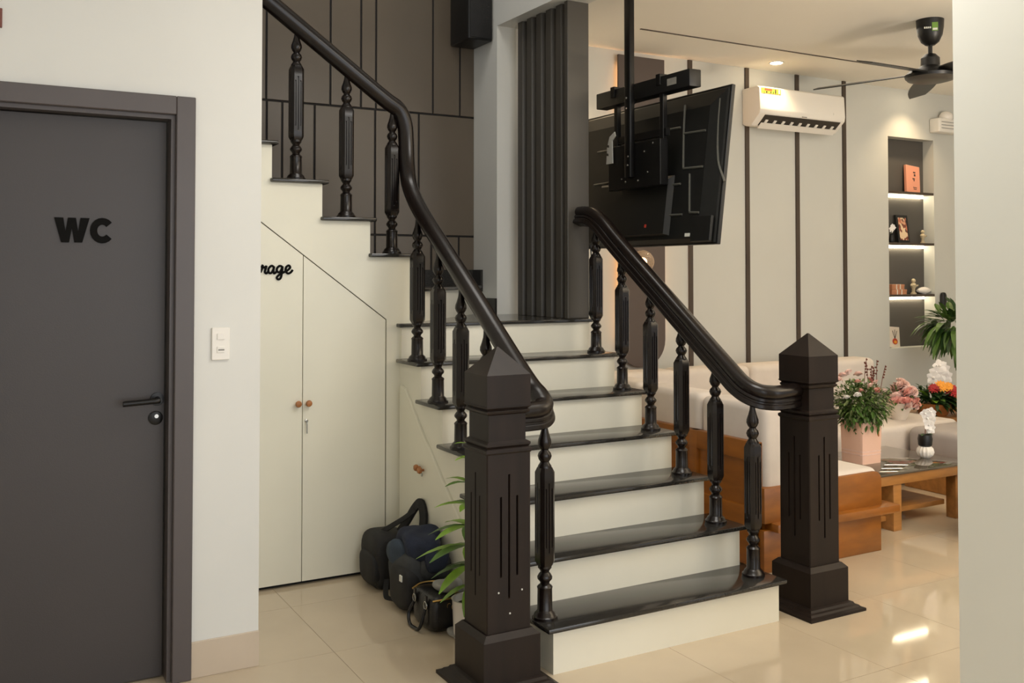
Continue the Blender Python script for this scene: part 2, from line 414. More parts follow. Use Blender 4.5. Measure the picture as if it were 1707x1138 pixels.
# black skirting of the stairwell
sk = struct(MB().box(0.07, 0.95, 2.505, 2.521, 1.44, 1.54).build('baseboard_stairwell', 'granite'), 'black stone skirting stepping round the stairwell')
MB().box(0.935, 0.951, 2.39, 2.521, 1.40, 1.54).build('skirting_piece', 'granite', sk)
MB().box(0.935, 0.951, 2.2, 2.392, 1.26, 1.36).build('skirting_piece', 'granite', sk)

# cupboards under the stairs
cb = thing('storage_cupboard', 'white under-stair cupboard with two slanted doors and Storage lettering', 'cupboard', (-0.512, 1.5, 0))
def slant(x0, x1): return [(x0 + 0.512, 0.018), (x1 + 0.512, 0.018), (x1 + 0.512, zt(x1) - 0.006), (x0 + 0.512, zt(x0) - 0.006)]
dl = MB().prism(slant(-0.944, -0.5140), 'Y', 0.0, 0.018, 0.001).build('door', 'cupboard_white', cb)
dr = MB().prism(slant(-0.5105, -0.079), 'Y', 0.0, 0.018, 0.001).build('door', 'cupboard_white', cb)
MB().prism([(-0.43, 0.0), (0.436, 0.0), (0.436, 1.28), (-0.43, 1.93)], 'Y', 0.03, 0.05).build('interior_shade', 'groove_black', cb)  # black sheet paints the interior shade seen through the door gaps
knob_prof = [(0.006, 0), (0.006, 0.01), (0.014, 0.014), (0.0165, 0.022), (0.013, 0.031), (0.004, 0.034)]
for d, kx in ((dl, -0.026), (dr, 0.026)):
    MB().lathe(knob_prof, 16, T((kx, 0, 0.882), (PI / 2, 0, 0))).build('knob', 'knob_wood', d, True)
lk = MB().lathe([(0.009, 0), (0.009, 0.004), (0.006, 0.006)], 14, T((0.019, 0, 0.797), (PI / 2, 0, 0))).build('lock', 'steel', dr, True)
ky = MB(); ky.box(0.0165, 0.0215, -0.012, -0.004, 0.78, 0.80); ky.box(0.016, 0.022, -0.014, -0.012, 0.735, 0.785, 0.001); ky.build('key', 'steel', dr)
# script lettering "Storage"
let = {
 'S': [[(30, 52), (24, 62), (12, 60), (6, 48), (14, 36), (24, 24), (18, 4), (4, 0), (-6, 8)]],
 't': [[(0, 4), (8, 20), (16, 56), (14, 30), (10, 8), (16, 0), (26, 8)], [(4, 38), (24, 40)]],
 'o': [[(22, 32), (10, 32), (2, 18), (6, 2), (18, 2), (26, 16), (22, 32), (30, 28), (38, 30)]],
 'r': [[(0, 4), (8, 24), (10, 36), (8, 32), (16, 26), (26, 32), (22, 18), (20, 6), (26, 0), (34, 8)]],
 'a': [[(26, 30), (14, 34), (2, 20), (4, 4), (14, 2), (24, 18), (27, 32), (24, 12), (28, 0), (38, 8)]],
 'g': [[(26, 30), (14, 34), (2, 22), (4, 8), (14, 6), (24, 20), (27, 32), (24, 0), (18, -22), (6, -26), (2, -16), (16, -4), (38, 8)]],
 'e': [[(0, 8), (12, 14), (24, 26), (18, 36), (6, 28), (4, 10), (14, 0), (26, 4), (36, 16)]]}
adv = {'S': 34, 't': 26, 'o': 34, 'r': 34, 'a': 38, 'g': 38, 'e': 36}
SC = 0.00108; lt = MB(); x = 0
tot = sum(adv[c] for c in 'Storage')
for c in 'Storage':
    for stx in let[c]:
        P = spline([(0.512 - 0.566 - (tot - x - p[0]) * SC, -0.004, 1.518 + p[1] * SC) for p in stx], 5)
        lt.tube(P, 0.0058, 6)
    x += adv[c]
lt.build('lettering', 'black_letter', dl, True)

cs = thing('stair_side_cupboard', 'small white slant-topped cupboard door in the side of the lower flight', 'cupboard', (0, 1.2, 0))
d2 = MB().prism([(0.275, 0.02), (0.275, 0.93), (0.255, 0.95), (0.205, 0.936), (0.0, 0.75), (-0.335, 0.479), (-0.80, 0.115), (-0.86, 0.06), (-0.86, 0.02)], 'X', -0.012, 0.002, 0.003).build('door', 'cupboard_white', cs)
for ky_, kz in ((0.012, 0.572), (-0.03, 0.566)):
    MB().lathe(knob_prof, 16, T((-0.012, ky_, kz), (0, -PI / 2, 0))).build('knob', 'knob_wood', d2, True)
MB().lathe([(0.008, 0), (0.008, 0.004)], 12, T((-0.012, -0.012, 0.54), (0, -PI / 2, 0))).build('lock', 'steel', d2, True)

# ------------------------------------------------------------------ balustrades
def lathe_base():
    return [(0.050, 0.0), (0.050, 0.010), (0.044, 0.014), (0.040, 0.024), (0.033, 0.030), (0.030, 0.034), (0.029, 0.110), (0.031, 0.118), (0.026, 0.124), (0.018, 0.130), (0.020, 0.138), (0.029, 0.148), (0.030, 0.156), (0.024, 0.166), (0.017, 0.174), (0.019, 0.180), (0.027, 0.190), (0.027, 0.200)]
def lathe_top(H):
    a = [(0.027, 0.0), (0.027, 0.008), (0.020, 0.018), (0.017, 0.024), (0.024, 0.034), (0.028, 0.046), (0.024, 0.058), (0.016, 0.066), (0.015, 0.070), (0.021, 0.078), (0.027, 0.092), (0.026, 0.106), (0.019, 0.126), (0.013, 0.148), (0.011, 0.165)]
    return [(r, z + 0.565) for r, z in a] + [(0.011, H)]
def baluster_mesh(H):
    b = MB(); b.lathe(lathe_base(), 18); b.lathe(lathe_top(H), 18)
    fluted(b, 0.066, 0.013, [(-0.013, 0.0032, 0.27, 0.49), (0.0, 0.0032, 0.25, 0.51), (0.013, 0.0032, 0.27, 0.49)], 0.004, 0.198, 0.568, 0.018)
    return b.mesh('baluster', 'dark_wood', True)
bal_me = baluster_mesh(0.745)
bal_tall = baluster_mesh(0.80)
def newel(parent, x, y):
    root = bpy.data.objects.new('newel_post', None); COL.objects.link(root); root.parent = parent; root.location = (x, y, 0); root.empty_display_size = 0.05
    b = MB()
    def sq(h, z): return [(-h, -h, z), (h, -h, z), (h, h, z), (-h, h, z)]
    b.loft([sq(0.172, 0), sq(0.172, 0.012), sq(0.156, 0.016), sq(0.150, 0.024), sq(0.138, 0.027), sq(0.132, 0.036), sq(0.118, 0.040)])
    b.build('base_plate', 'newel_wood', root)
    b = MB(); b.loft([sq(0.118, 0.038), sq(0.118, 0.19), sq(0.098, 0.21)]); b.build('plinth', 'newel_wood', root)
    b = MB(); fluted(b, 0.184, 0.004, [(-0.034, 0.0045, 0.41, 0.70), (0.0, 0.0045, 0.33, 0.78), (0.034, 0.0045, 0.41, 0.70)], 0.010, 0.208, 0.858)
    b.build('shaft', 'newel_wood', root)
    b = MB(); b.loft([sq(0.092, 0.856), sq(0.096, 0.862), sq(0.096, 0.872), sq(0.086, 0.878), sq(0.092, 0.886), sq(0.092, 0.894), sq(0.078, 0.902), sq(0.078, 0.998), sq(0.088, 1.004), sq(0.090, 1.012), sq(0.084, 1.018), sq(0.094, 1.026), sq(0.094, 1.03)])
    b.build('neck_moulding', 'newel_wood', root)
    b = MB(); b.loft([sq(0.092, 1.028), sq(0.092, 1.145), sq(0.003, 1.243)]); b.build('cap', 'newel_wood', root)
    return root
half = [(0.000, -0.056), (0.026, -0.056), (0.031, -0.051), (0.031, -0.036), (0.026, -0.031), (0.026, -0.024), (0.032, -0.020), (0.032, -0.010), (0.028, -0.005), (0.036, 0.001), (0.041, 0.012), (0.041, 0.026), (0.035, 0.040), (0.022, 0.049), (0.000, 0.053)]
rail_prof = half + [(-a, b) for a, b in half[-2:0:-1]]
rz = lambda Y: 1.375 + 0.70 * (Y - 0.738)      # rail centre line over the lower flight
XL, XR = 0.022, 1.105
bl = thing('stair_balustrade', 'dark wood balustrade from front newel up the left side and along the upper flight', 'balustrade', (-0.207, 0.065, 0))
br = thing('stair_balustrade', 'dark wood balustrade with newel on the living room side of the lower flight', 'balustrade', (1.427, 0.075, 0))
OL = Vector((-0.207, 0.065, 0)); OR = Vector((1.427, 0.075, 0))
nl = newel(bl, 0, 0); newel(br, 0, 0)
for xx, zz in ((-0.251, 0.355), (-0.153, 0.353), (-0.204, 0.274)):
    MB().lathe([(0.0035, 0), (0.0035, 0.002), (0.002, 0.003)], 10, T((xx + 0.207, -0.092, zz), (PI / 2, 0, 0))).build('screw_plug', 'white_metal', nl, True)
pl = [(-0.125, 0.08, 0.972), (-0.06, 0.08, 0.972), (-0.005, 0.084, 0.975), (0.028, 0.11, 0.99), (0.036, 0.16, 1.02), (0.038, 0.28, rz(0.28) + .03), (0.038, 0.7, rz(0.7) + .035), (0.038, 1.1, rz(1.1) + .035), (0.040, 1.30, rz(1.30) + .035),
      (0.044, 1.42, rz(1.43) + .04), (0.052, 1.50, 1.985), (0.060, 1.545, 2.09), (0.064, 1.565, 2.20), (0.058, 1.57, 2.30), (0.026, 1.57, 2.375), (-0.050, 1.57, 2.424), (-0.20, 1.57, 2.528), (-0.36, 1.57, 2.641), (-0.68, 1.57, 2.866), (-1.05, 1.57, 3.126)]
MB().sweep(rail_prof, [p - OL for p in spline(pl, 7)]).build('handrail', 'dark_wood', bl, True)
pr = [(1.345, 0.07, 0.97), (1.27, 0.062, 0.965), (1.19, 0.066, 0.965), (1.13, 0.10, 0.976), (1.107, 0.17, 1.010), (1.105, 0.28, rz(0.28) + .03), (1.105, 0.7, rz(0.7) + .03), (1.105, 1.1, rz(1.1) + .03), (1.105, 1.27, 1.785), (1.105, 1.36, 1.832), (1.105, 1.44, 1.845), (1.105, 1.50, 1.846)]
MB().sweep(rail_prof, [p - OR for p in spline(pr, 7)]).build('handrail', 'dark_wood', br, True)
for k in range(1, 7):
    y = 0.098 + (k - 1) * G; z = k * R
    ztop = max(rz(y) + .03, 0.975) - z - 0.03
    inst('baluster', bal_me, bl, Vector((XL, y, z)) - OL, sc=(1, 1, ztop / 0.745))
    ztr = max(rz(y) + 0.03, 0.975) - z - 0.03
    if k == 6: ztr = 1.78 - z
    inst('baluster', bal_me, br, Vector((XR, y, z)) - OR, sc=(1, 1, ztr / 0.745))
for i, xx in enumerate((-0.017, -0.268, -0.531, -0.79)):
    z = 1.62 + i * R
    zc = 2.641 + (-0.36 - xx) * 0.703
    inst('baluster', bal_me, bl, Vector((xx, 1.57, z)) - OL, sc=(1, 1, (zc - z - 0.03) / 0.745))

# ------------------------------------------------------------------ slatted screen and speaker on the stairwell
ss = thing('slat_screen', 'tall charcoal ribbed screen standing at the edge of the stair landing', 'screen', (1.1, 1.78, 1.26))
for i in range(5):
    yc = 1.60 + i * 0.112
    MB().prism([(-0.07, yc - 1.78 - 0.028), (-0.07, yc - 1.78 + 0.028), (-0.028, yc - 1.78 + 0.042), (-0.028, yc - 1.78 - 0.042)], 'Z', 0, 1.82, 0.003).build('fin', 'screen_grey', ss)
MB().box(-0.03, 0.06, -0.275, 0.30, 0, 1.815).build('back_board', 'screen_grey', ss)
MB().box(-0.076, 0.07, -0.288, -0.252, 0, 1.823, 0.004).build('end_post', 'screen_grey', ss)
MB().tube(spline([(0.082, -0.285, 0.42), (0.088, -0.29, 0.26), (0.078, -0.292, 0.13), (0.07, -0.29, 0.02)], 6), 0.004, 6).build('cable', 'black_plastic', ss, True)
sp = thing('wall_speaker', 'black loudspeaker mounted high in the stairwell corner', 'speaker', (0.862, 2.385, 2.99))
MB().box(-0.088, 0.085, -0.135, 0.13, 0, 0.42, 0.012, 3).build('cabinet', 'black_plastic', sp, True)
MB().box(-0.078, 0.075, -0.142, -0.13, 0.012, 0.408, 0.004, 2).build('grille', 'bag_black', sp, True)
MB().box(-0.02, 0.02, 0.12, 0.14, 0.15, 0.3).build('bracket', 'black_metal', sp)

# ------------------------------------------------------------------ more helpers
from mathutils import noise
def wb(mb, name, m, parent, smooth=False):
    """link a part whose mesh is written in room coordinates under a thing (or part)"""
    o = mb.build(name, m, parent, smooth)
    if parent.parent is None: o.location = -parent.location
    return o
def soft(mb, c, size, n=4.0, cuts=8, amp=0.0, fr=6.0, M=None, seed=0.0):
    t = bmesh.new(); bmesh.ops.create_cube(t, size=2); bmesh.ops.subdivide_edges(t, edges=t.edges[:], cuts=cuts, use_grid_fill=True)
    for v in t.verts:
        x, y, z = v.co; k = (abs(x) ** n + abs(y) ** n + abs(z) ** n) ** (-1 / n)
        p = Vector((x * k * size[0] / 2, y * k * size[1] / 2, z * k * size[2] / 2))
        if amp:
            d = noise.noise(Vector((p.x * fr + seed, p.y * fr, p.z * fr)) ) * amp
            p += p.normalized() * d
        v.co = p + Vector(c)
    return mb._join(t, M)
def leaf(mb, base, d, L, w, droop=0.3, up=Vector((0, 0, 1)), n=4, fold=0.25):
    d = Vector(d).normalized(); sd = d.cross(up)
    if sd.length < 1e-3: sd = Vector((1, 0, 0))
    sd.normalize(); nr = sd.cross(d)
    P = []; base = Vector(base)
    for i in range(n + 1):
        t = i / n; c = base + d * (L * t) - Vector((0, 0, 1)) * (droop * L * t * t)
        ww = w * (math.sin(PI * (t * 0.92 + 0.06)) ** 0.8) * 0.5
        P.append((c, ww))
    vs = []; fs = []
    for c, ww in P: vs += [c - sd * ww + nr * ww * fold, c, c + sd * ww + nr * ww * fold]
    for i in range(n):
        a = i * 3; fs += [(a, a + 1, a + 4, a + 3), (a + 1, a + 2, a + 5, a + 4)]
    t = bmesh.new(); V = [t.verts.new(v) for v in vs]
    for f in fs: t.faces.new([V[k] for k in f])
    me = bpy.data.meshes.new('tmp'); t.to_mesh(me); t.free(); mb.bm.from_mesh(me); bpy.data.meshes.remove(me)
def rdir(): 
    while True:
        v = Vector((random.uniform(-1, 1), random.uniform(-1, 1), random.uniform(-1, 1)))
        if 0.1 < v.length < 1: return v.normalized()
def foliage(c, r, n, L, w, m, parent, zmin=-1.0, droop=0.3, name='foliage'):
    b = MB()
    for _ in range(n):
        d = rdir()
        if d.z < zmin: d.z = -d.z
        k = random.uniform(0.35, 1.0)
        p = Vector((c[0] + d.x * r[0] * k, c[1] + d.y * r[1] * k, c[2] + d.z * r[2] * k))
        leaf(b, p, d + rdir() * 0.7, L * random.uniform(0.6, 1.2), w * random.uniform(0.7, 1.2), droop, n=3)
    o = wb(b, name, m, parent); o['kind'] = 'stuff'
    return o
def rose_mesh(name, m, r=0.03):
    b = MB(); b.ball((0, 0, -r * 0.1), r * 0.5, (1, 1, 1.1), 10)
    for ring, (nn, rr, h, tilt) in enumerate(((3, 0.45, 0.55, 0.1), (4, 0.65, 0.5, 0.3), (5, 0.85, 0.38, 0.6), (6, 1.0, 0.2, 0.95))):
        for k in range(nn):
            a = 2 * PI * k / nn + ring * 0.6; vs = []; fs = []
            for i in range(4):
                for j in range(4):
                    u = (j / 3 - 0.5) * 2 * PI / nn * 1.35; t = i / 3
                    rad = r * (0.15 + (rr - 0.15) * (t ** 0.7)) + r * 0.16 * max(0, t - 0.7) * 3 * tilt
                    z = r * (-0.6 + (h + 0.6) * t) - r * 0.5 * tilt * t * t * (0.4 + abs(u))
                    vs.append((rad * math.cos(a + u), rad * math.sin(a + u), z))
            for i in range(3):
                for j in range(3): q = i * 4 + j; fs.append((q, q + 1, q + 5, q + 4))
            b.faces(vs, fs)
    return b.mesh(name, m, True)
def gerbera_mesh(name, m, r=0.04):
    b = MB(); b.ball((0, 0, 0.004), r * 0.28, (1, 1, 0.5), 10)
    for ring in range(2):
        for k in range(13):
            a = 2 * PI * (k + ring * 0.5) / 13; d = (math.cos(a), math.sin(a), 0.25 + ring * 0.25)
            leaf(b, (0, 0, 0), d, r * (1 - ring * 0.22), r * 0.34, 0.25, n=3, fold=0.15)
    return b.mesh(name, m)
def orchid_mesh(name, r=0.03):
    b = MB(); b.ball((0, -0.004, 0), r * 0.2, n=8)
    for k in range(5):
        a = PI / 2 + 2 * PI * k / 5; d = (math.cos(a), -0.15, math.sin(a))
        leaf(b, (0, 0, 0), d, r, r * 0.85, 0.05, up=Vector((0, 1, 0)), n=4, fold=0.1)
    return b.mesh(name, 'petal_white')
rose_p = rose_mesh('rose', 'rose_pink'); rose_c = rose_mesh('rose', 'rose_coral'); ger_r = gerbera_mesh('gerbera', 'petal_red'); ger_o = gerbera_mesh('gerbera', 'petal_orange'); orc = orchid_mesh('orchid_bloom')
ros_w = rose_mesh('rose', 'petal_white')

# ------------------------------------------------------------------ downlights and ceiling fan
def downlight(x, y, label, power):
    t = thing('downlight', label, 'ceiling light', (x, y, 3.17))
    MB().lathe([(0.058, -0.006), (0.058, 0.0), (0.045, 0.0)], 24).build('rim', 'ac_white', t, True)
    MB().lathe([(0.045, -0.0075), (0.045, -0.002)], 24).build('diffuser', 'lamp_disc', t, True)
    l = bpy.data.lights.new('downlight_beam', 'SPOT'); l.energy = power; l.color = (1.0, 0.74, 0.45); l.spot_size = math.radians(110); l.spot_blend = 0.7; l.shadow_soft_size = 0.05
    o = bpy.data.objects.new('downlight_beam', l); COL.objects.link(o); o.location = (x, y, 3.155)
downlight(1.62, 2.43, 'round recessed downlight above the tall brown wall panel', 40)
downlight(3.57, 2.43, 'round recessed downlight above the white air conditioner', 38)
downlight(5.37, 2.445, 'round recessed downlight above the shelf niche', 38)
fan = thing('ceiling_fan', 'black five-bladed ceiling fan hanging on a short rod', 'fan', (3.515, 0.995, 2.81))
MB().lathe([(0.030, 0.195), (0.055, 0.215), (0.076, 0.26), (0.084, 0.31), (0.086, 0.362)], 24).build('canopy', 'black_plastic', fan, True)
MB().lathe([(0.014, 0.1), (0.014, 0.21)], 14).build('rod', 'black_metal', fan, True)
MB().lathe([(0.155, -0.02), (0.16, 0.0), (0.13, 0.028), (0.075, 0.045), (0.06, 0.06), (0.058, 0.11), (0.035, 0.135), (0.02, 0.14)], 28).build('motor', 'black_plastic', fan, True)
MB().lathe([(0.10, -0.045), (0.14, -0.035), (0.155, -0.018)], 28).build('hub_cover', 'screen_grey', fan, True)
vs = []; fs = []
for i in range(7):
    t = i / 6; L_ = 0.13 + 0.62 * t; wd = 0.055 * (0.7 + 1.0 * math.sin(PI * min(1, 0.15 + t * 0.75))); tw = -0.22 - 0.04 * t; zz = 0.01 - 0.02 * t
    for s_ in (-1, 1):
        for h in (-0.003, 0.003): vs.append((L_, s_ * wd * math.cos(tw), zz + s_ * wd * math.sin(tw) + h))
for i in range(6):
    a = i * 4; fs += [(a, a + 2, a + 6, a + 4), (a + 1, a + 5, a + 7, a + 3), (a, a + 4, a + 5, a + 1), (a + 2, a + 3, a + 7, a + 6)]
fs += [(0, 1, 3, 2), (24, 26, 27, 25)]
bl_me = MB().faces(vs, fs).mesh('blade', 'black_plastic', True)
for k in range(5): inst('blade', bl_me, fan, (0, 0, 0), (0, 0, math.radians(188 - 72 * k)))
MF = T((0, 0, 0), (0, 0, -math.radians(46)))
MB().box(0.002, 0.038, -0.0875, -0.0835, 0.27, 0.325, M=MF).build('energy_sticker', 'sticker_green', fan)
for i, (a, b_) in enumerate(((-0.045, -0.036), (-0.032, -0.024), (-0.020, -0.014), (-0.010, -0.004))):
    MB().box(a, b_, -0.084, -0.080, 0.288, 0.299, M=MF).build('logo_mark', 'sticker_white', fan)
MB().box(0.006, 0.034, -0.0885, -0.0855, 0.275, 0.288, M=MF).build('sticker_band', 'sticker_white', fan)

# ------------------------------------------------------------------ air conditioner
ac = thing('air_conditioner', 'white split air conditioner high on the living room wall', 'air conditioner', (3.935, 2.7, 2.69))
sec = [(0.0, 0.02), (0.0, 0.30), (-0.17, 0.305), (-0.195, 0.29), (-0.205, 0.12), (-0.198, 0.085), (-0.10, 0.0), (-0.04, 0.0)]
MB().prism(sec, 'X', -0.475, 0.475, 0.006).build('body', 'ac_white', ac, True)
MB().prism([(-0.1925, 0.074), (-0.1885, 0.081), (-0.105, 0.009), (-0.109, 0.002)], 'X', -0.41, 0.43).build('air_outlet', 'ac_dark', ac)
for k in range(9):
    xx = -0.36 + k * 0.092
    MB().prism([(-0.160, 0.040), (-0.157, 0.054), (-0.120, 0.022), (-0.123, 0.010)], 'X', xx - 0.014, xx + 0.014).build('louver', 'ac_white', ac)
MB().prism([(-0.150, 0.018), (-0.144, 0.022), (-0.100, -0.016), (-0.106, -0.02)], 'X', -0.41, 0.43).build('flap', 'ac_white', ac)
MB().box(-0.455, -0.25, -0.2005, -0.19, 0.245, 0.289, M=None).build('sticker', 'sticker_yellow', ac)
MB().box(-0.425, -0.345, -0.2025, -0.199, 0.268, 0.285).build('sticker_band', 'sticker_red', ac)
for i in range(4): MB().box(-0.335 + i * 0.02, -0.322 + i * 0.02, -0.2025, -0.199, 0.25, 0.284).build('sticker_mark', ('sticker_green', 'ac_dark', 'sticker_green', 'sticker_white')[i], ac)
for i in range(5): MB().box(-0.43 + i * 0.022, -0.416 + i * 0.022, -0.2025, -0.199, 0.25, 0.262).build('sticker_mark', ('sticker_green', 'ac_dark', 'sticker_green', 'ac_dark', 'sticker_green')[i], ac)
MB().box(-0.02, 0.03, -0.2075, -0.2, 0.083, 0.090).build('logo_mark', 'grey_cloth', ac)
MB().box(0.335, 0.342, -0.2065, -0.2, 0.13, 0.145).build('indicator', 'sticker_white', ac)

# wall boxes right of the niche
cc = thing('wall_camera', 'white wall box with a small dome camera right of the niche', 'camera', (5.86, 2.7, 2.80))
MB().box(-0.13, 0.17, -0.11, 0, 0.0, 0.13, 0.015, 3).build('housing', 'ac_white', cc, True)
for i in range(3): MB().box(-0.10, 0.14, -0.113, -0.108, 0.035 + i * 0.028, 0.041 + i * 0.028).build('vent_slot', 'grey_cloth', cc)
MB().ball((0.03, -0.06, 0.15), 0.062, (1, 1, 0.9), 18).build('dome', 'ceramic_white', cc, True)
ph = thing('wall_handset', 'black handset hanging on the wall right of the niche', 'handset', (5.88, 2.7, 1.19))
soft(MB(), (0, -0.02, 0.075), (0.06, 0.045, 0.15), 3.5, 6).build('body', 'black_plastic', ph, True)
MB().box(-0.02, 0.02, -0.006, 0.001, 0.02, 0.12).build('cradle', 'black_plastic', ph)

# ------------------------------------------------------------------ television on its ceiling mount
tv = thing('television', 'large black television seen from behind, tilted down on a ceiling mount', 'television', (1.50, 1.485, 1.672))
tv.rotation_euler = (0, 0.13, 0)
pan = MB().box(-0.012, 0.012, -0.725, 0.725, 0, 0.865, 0.003, 1).build('panel', 'black_plastic', tv)
MB().box(0.0115, 0.0135, -0.715, 0.715, 0.012, 0.855).build('screen_glass', 'screen', pan)
def rc(x, yi, z0, z1): return [(x, -yi, z0), (x, yi, z0), (x, yi, z1), (x, -yi, z1)]
MB().loft([rc(-0.008, 0.718, 0.006, 0.858), rc(-0.018, 0.70, 0.01, 0.845), rc(-0.045, 0.60, 0.03, 0.76)][::-1]).build('back_cover', 'tv_back', tv)
MB().loft([rc(-0.04, 0.36, 0.05, 0.40), rc(-0.07, 0.33, 0.06, 0.37)][::-1]).build('electronics_cover', 'tv_back', tv)
MB().box(-0.05, -0.03, -0.70, -0.545, 0.012, 0.15, 0.004).build('speaker_cover', 'tv_back', tv)
def tvl(pts): return [(-0.047 if abs(Y - 1.485) < 0.6 else -0.026, Y - 1.485, (z - 1.672) * 1.005) for Y, z in pts]
rid = [[(0.83, 2.46), (0.825, 2.30), (0.80, 2.12), (0.735, 2.0)], [(1.10, 2.46), (1.085, 2.29), (1.06, 2.10)], [(1.08, 2.295), (0.90, 2.29)], [(1.06, 2.095), (0.895, 2.09)], [(1.22, 2.07), (1.25, 1.84)],
       [(1.0, 2.06), (0.97, 1.85)], [(0.97, 1.845), (0.89, 1.84)], [(1.25, 1.84), (1.03, 1.836)], [(1.24, 2.01), (1.07, 2.01)], [(1.47, 2.335), (1.12, 2.335)], [(1.93, 2.28), (1.76, 2.28)], [(1.93, 2.07), (1.70, 2.075)]]
for q in rid: MB().tube(spline(tvl(q), 5) if len(q) > 2 else tvl(q), 0.0065, 6).build('cover_ridge', 'tv_ridge', tv, True)
MB().box(-0.052, -0.04, -0.535, -0.499, 0.04, 0.058).build('rating_label', 'sticker_white', tv)
MB().box(-0.073, -0.068, -0.17, -0.155, 0.10, 0.118).build('port', 'sticker_red', tv)
mt = thing('tv_mount', 'black ceiling pole mount holding the television', 'tv mount', (1.38, 1.385, 3.17))
MB().box(-0.08, 0.08, -0.08, 0.08, -0.012, 0.001, 0.002).build('ceiling_plate', 'black_metal', mt)
MB().box(-0.018, 0.018, -0.028, 0.028, -1.10, -0.01, 0.006, 2).build('pole', 'black_metal', mt, True)
MB().box(0.018, 0.075, -0.26, 0.24, -1.16, -0.90, 0.004).build('plate', 'black_metal', mt)
MB().box(0.06, 0.088, -0.26, 0.24, -0.88, -0.84).build('cross_bar', 'black_metal', mt)
for yy in (0.215, -0.225):
    MB().box(0.055, 0.085, yy - 0.016, yy + 0.016, -1.13, -0.545, 0.003).build('bracket', 'black_metal', mt)
    MB().box(0.03, 0.085, yy - 0.02, yy + 0.02, -0.60, -0.535, 0.003).build('clamp', 'black_metal', mt)
wm = MB().prism([(0.17, -1.0), (0.235, -1.0), (0.23, -0.95), (0.21, -0.955), (0.21, -0.94), (0.228, -0.935), (0.226, -0.90), (0.205, -0.905), (0.205, -0.89), (0.22, -0.885), (0.20, -0.84), (0.15, -0.815), (0.14, -0.84), (0.175, -0.865)], 'X', 0.0, 0.006)
wm.build('tilt_bracket', 'white_metal', mt)
for (yy, zz) in ((0.0, -0.64), (0.0, -0.70), (-0.015, -0.98), (-0.01, -1.03), (-0.12, -0.96), (0.10, -1.10), (0.06, -1.12), (-0.06, -1.12), (-0.15, -1.08), (-0.20, -0.92)):
    x_ = -0.019 if abs(yy) < 0.02 else 0.017
    MB().lathe([(0.006, 0), (0.006, 0.004), (0.003, 0.006)], 10, T((x_, yy, zz), (0, -PI / 2, 0))).build('bolt', 'steel', mt, True)
MB().tube(spline([(0.05, -0.02, -0.62), (0.06, 0.03, -0.66), (0.06, 0.10, -0.72), (0.06, 0.05, -0.80)], 6), 0.003, 6).build('cable', 'black_plastic', mt, True)
sbar = thing('soundbar', 'long black soundbar clamped above the television', 'soundbar', (1.45, 1.34, 2.525))
MB().box(-0.032, 0.05, -0.445, 0.44, 0, 0.095, 0.005, 2).build('body', 'black_plastic', sbar, True)
MB().box(-0.0335, -0.031, -0.335, -0.255, 0.03, 0.068).build('label', 'grey_cloth', sbar)

# ------------------------------------------------------------------ sofas
sf = thing('sofa', 'wooden framed sofa with white cushions backing onto the stairs', 'sofa', (2.0, 0.52, 0))
b = MB(); b.box(1.56, 1.605, 0.56, 2.52, 0.555, 0.655, 0.006); wb(b, 'top_rail', 'orange_wood', sf, True)
b = MB(); b.box(1.575, 1.60, 0.56, 2.52, 0.30, 0.56); wb(b, 'back_panel', 'orange_wood', sf)
b = MB(); b.box(1.56, 1.605, 0.56, 2.52, 0.02, 0.32, 0.006); wb(b, 'bottom_rail', 'orange_wood', sf, True)
for yy in (0.56, 1.02, 1.55, 2.46):
    b = MB(); b.box(1.558, 1.61, yy, yy + 0.06, 0.0, 0.655, 0.004); wb(b, 'post', 'orange_wood', sf, True)
b = MB(); b.box(1.60, 2.40, 0.56, 2.5, 0.12, 0.36, 0.004); wb(b, 'seat_base', 'orange_wood', sf)
e = [(1.575, 0.25), (2.44, 0.25), (2.44, 0.385)] + [(2.44 - 0.05 + 0.05 * math.cos(a), 0.385 + 0.05 * math.sin(a)) for a in (0.4, 0.8, 1.2, 1.57)] + [(1.575, 0.43)]
b = MB(); b.prism(e, 'Y', 0.515, 0.565, 0.004); wb(b, 'end_board', 'orange_wood', sf, True)
b = MB(); b.box(1.575, 2.44, 0.52, 0.57, 0.0, 0.215, 0.004); wb(b, 'end_panel', 'orange_wood', sf, True)
b = MB(); b.box(1.62, 2.53, 0.465, 0.62, 0.208, 0.252, 0.008); wb(b, 'arm_plate', 'orange_wood', sf, True)
for y0, y1 in ((0.60, 1.54), (1.55, 2.30)):
    b = MB(); b.box(1.80, 2.435, y0 - (0.07 if y0 < 1 else 0), y1, 0.33, 0.452, 0.04, 4); wb(b, 'seat_cushion', 'sofa_fabric', sf, True)
for y0, y1, zz in ((0.535, 1.035, 0.842), (1.045, 1.60, 0.85), (1.61, 2.2, 0.855)):
    b = MB(); b.box(1.60, 1.80, y0, y1, 0.355, zz, 0.04, 4); wb(b, 'back_cushion', 'sofa_fabric', sf, True)
s2 = thing('sofa', 'long white cushioned sofa along the wall with dark strips', 'sofa', (3.4, 2.1, 0))
b = MB(); b.box(2.5, 4.55, 1.62, 2.62, 0.0, 0.21, 0.006); wb(b, 'base', 'oak_wood', s2)
for x0, x1 in ((2.5, 3.55), (3.56, 4.55)):
    b = MB(); b.box(x0, x1, 1.56, 2.42, 0.20, 0.425, 0.045, 4); wb(b, 'seat_cushion', 'sofa_fabric', s2, True)
for x0, x1 in ((1.9, 2.5), (2.51, 3.19), (3.20, 3.88), (3.89, 4.55)):
    b = MB(); b.box(x0, x1, 2.32, 2.56, 0.40, 0.825, 0.05, 4); wb(b, 'back_cushion', 'sofa_fabric', s2, True)
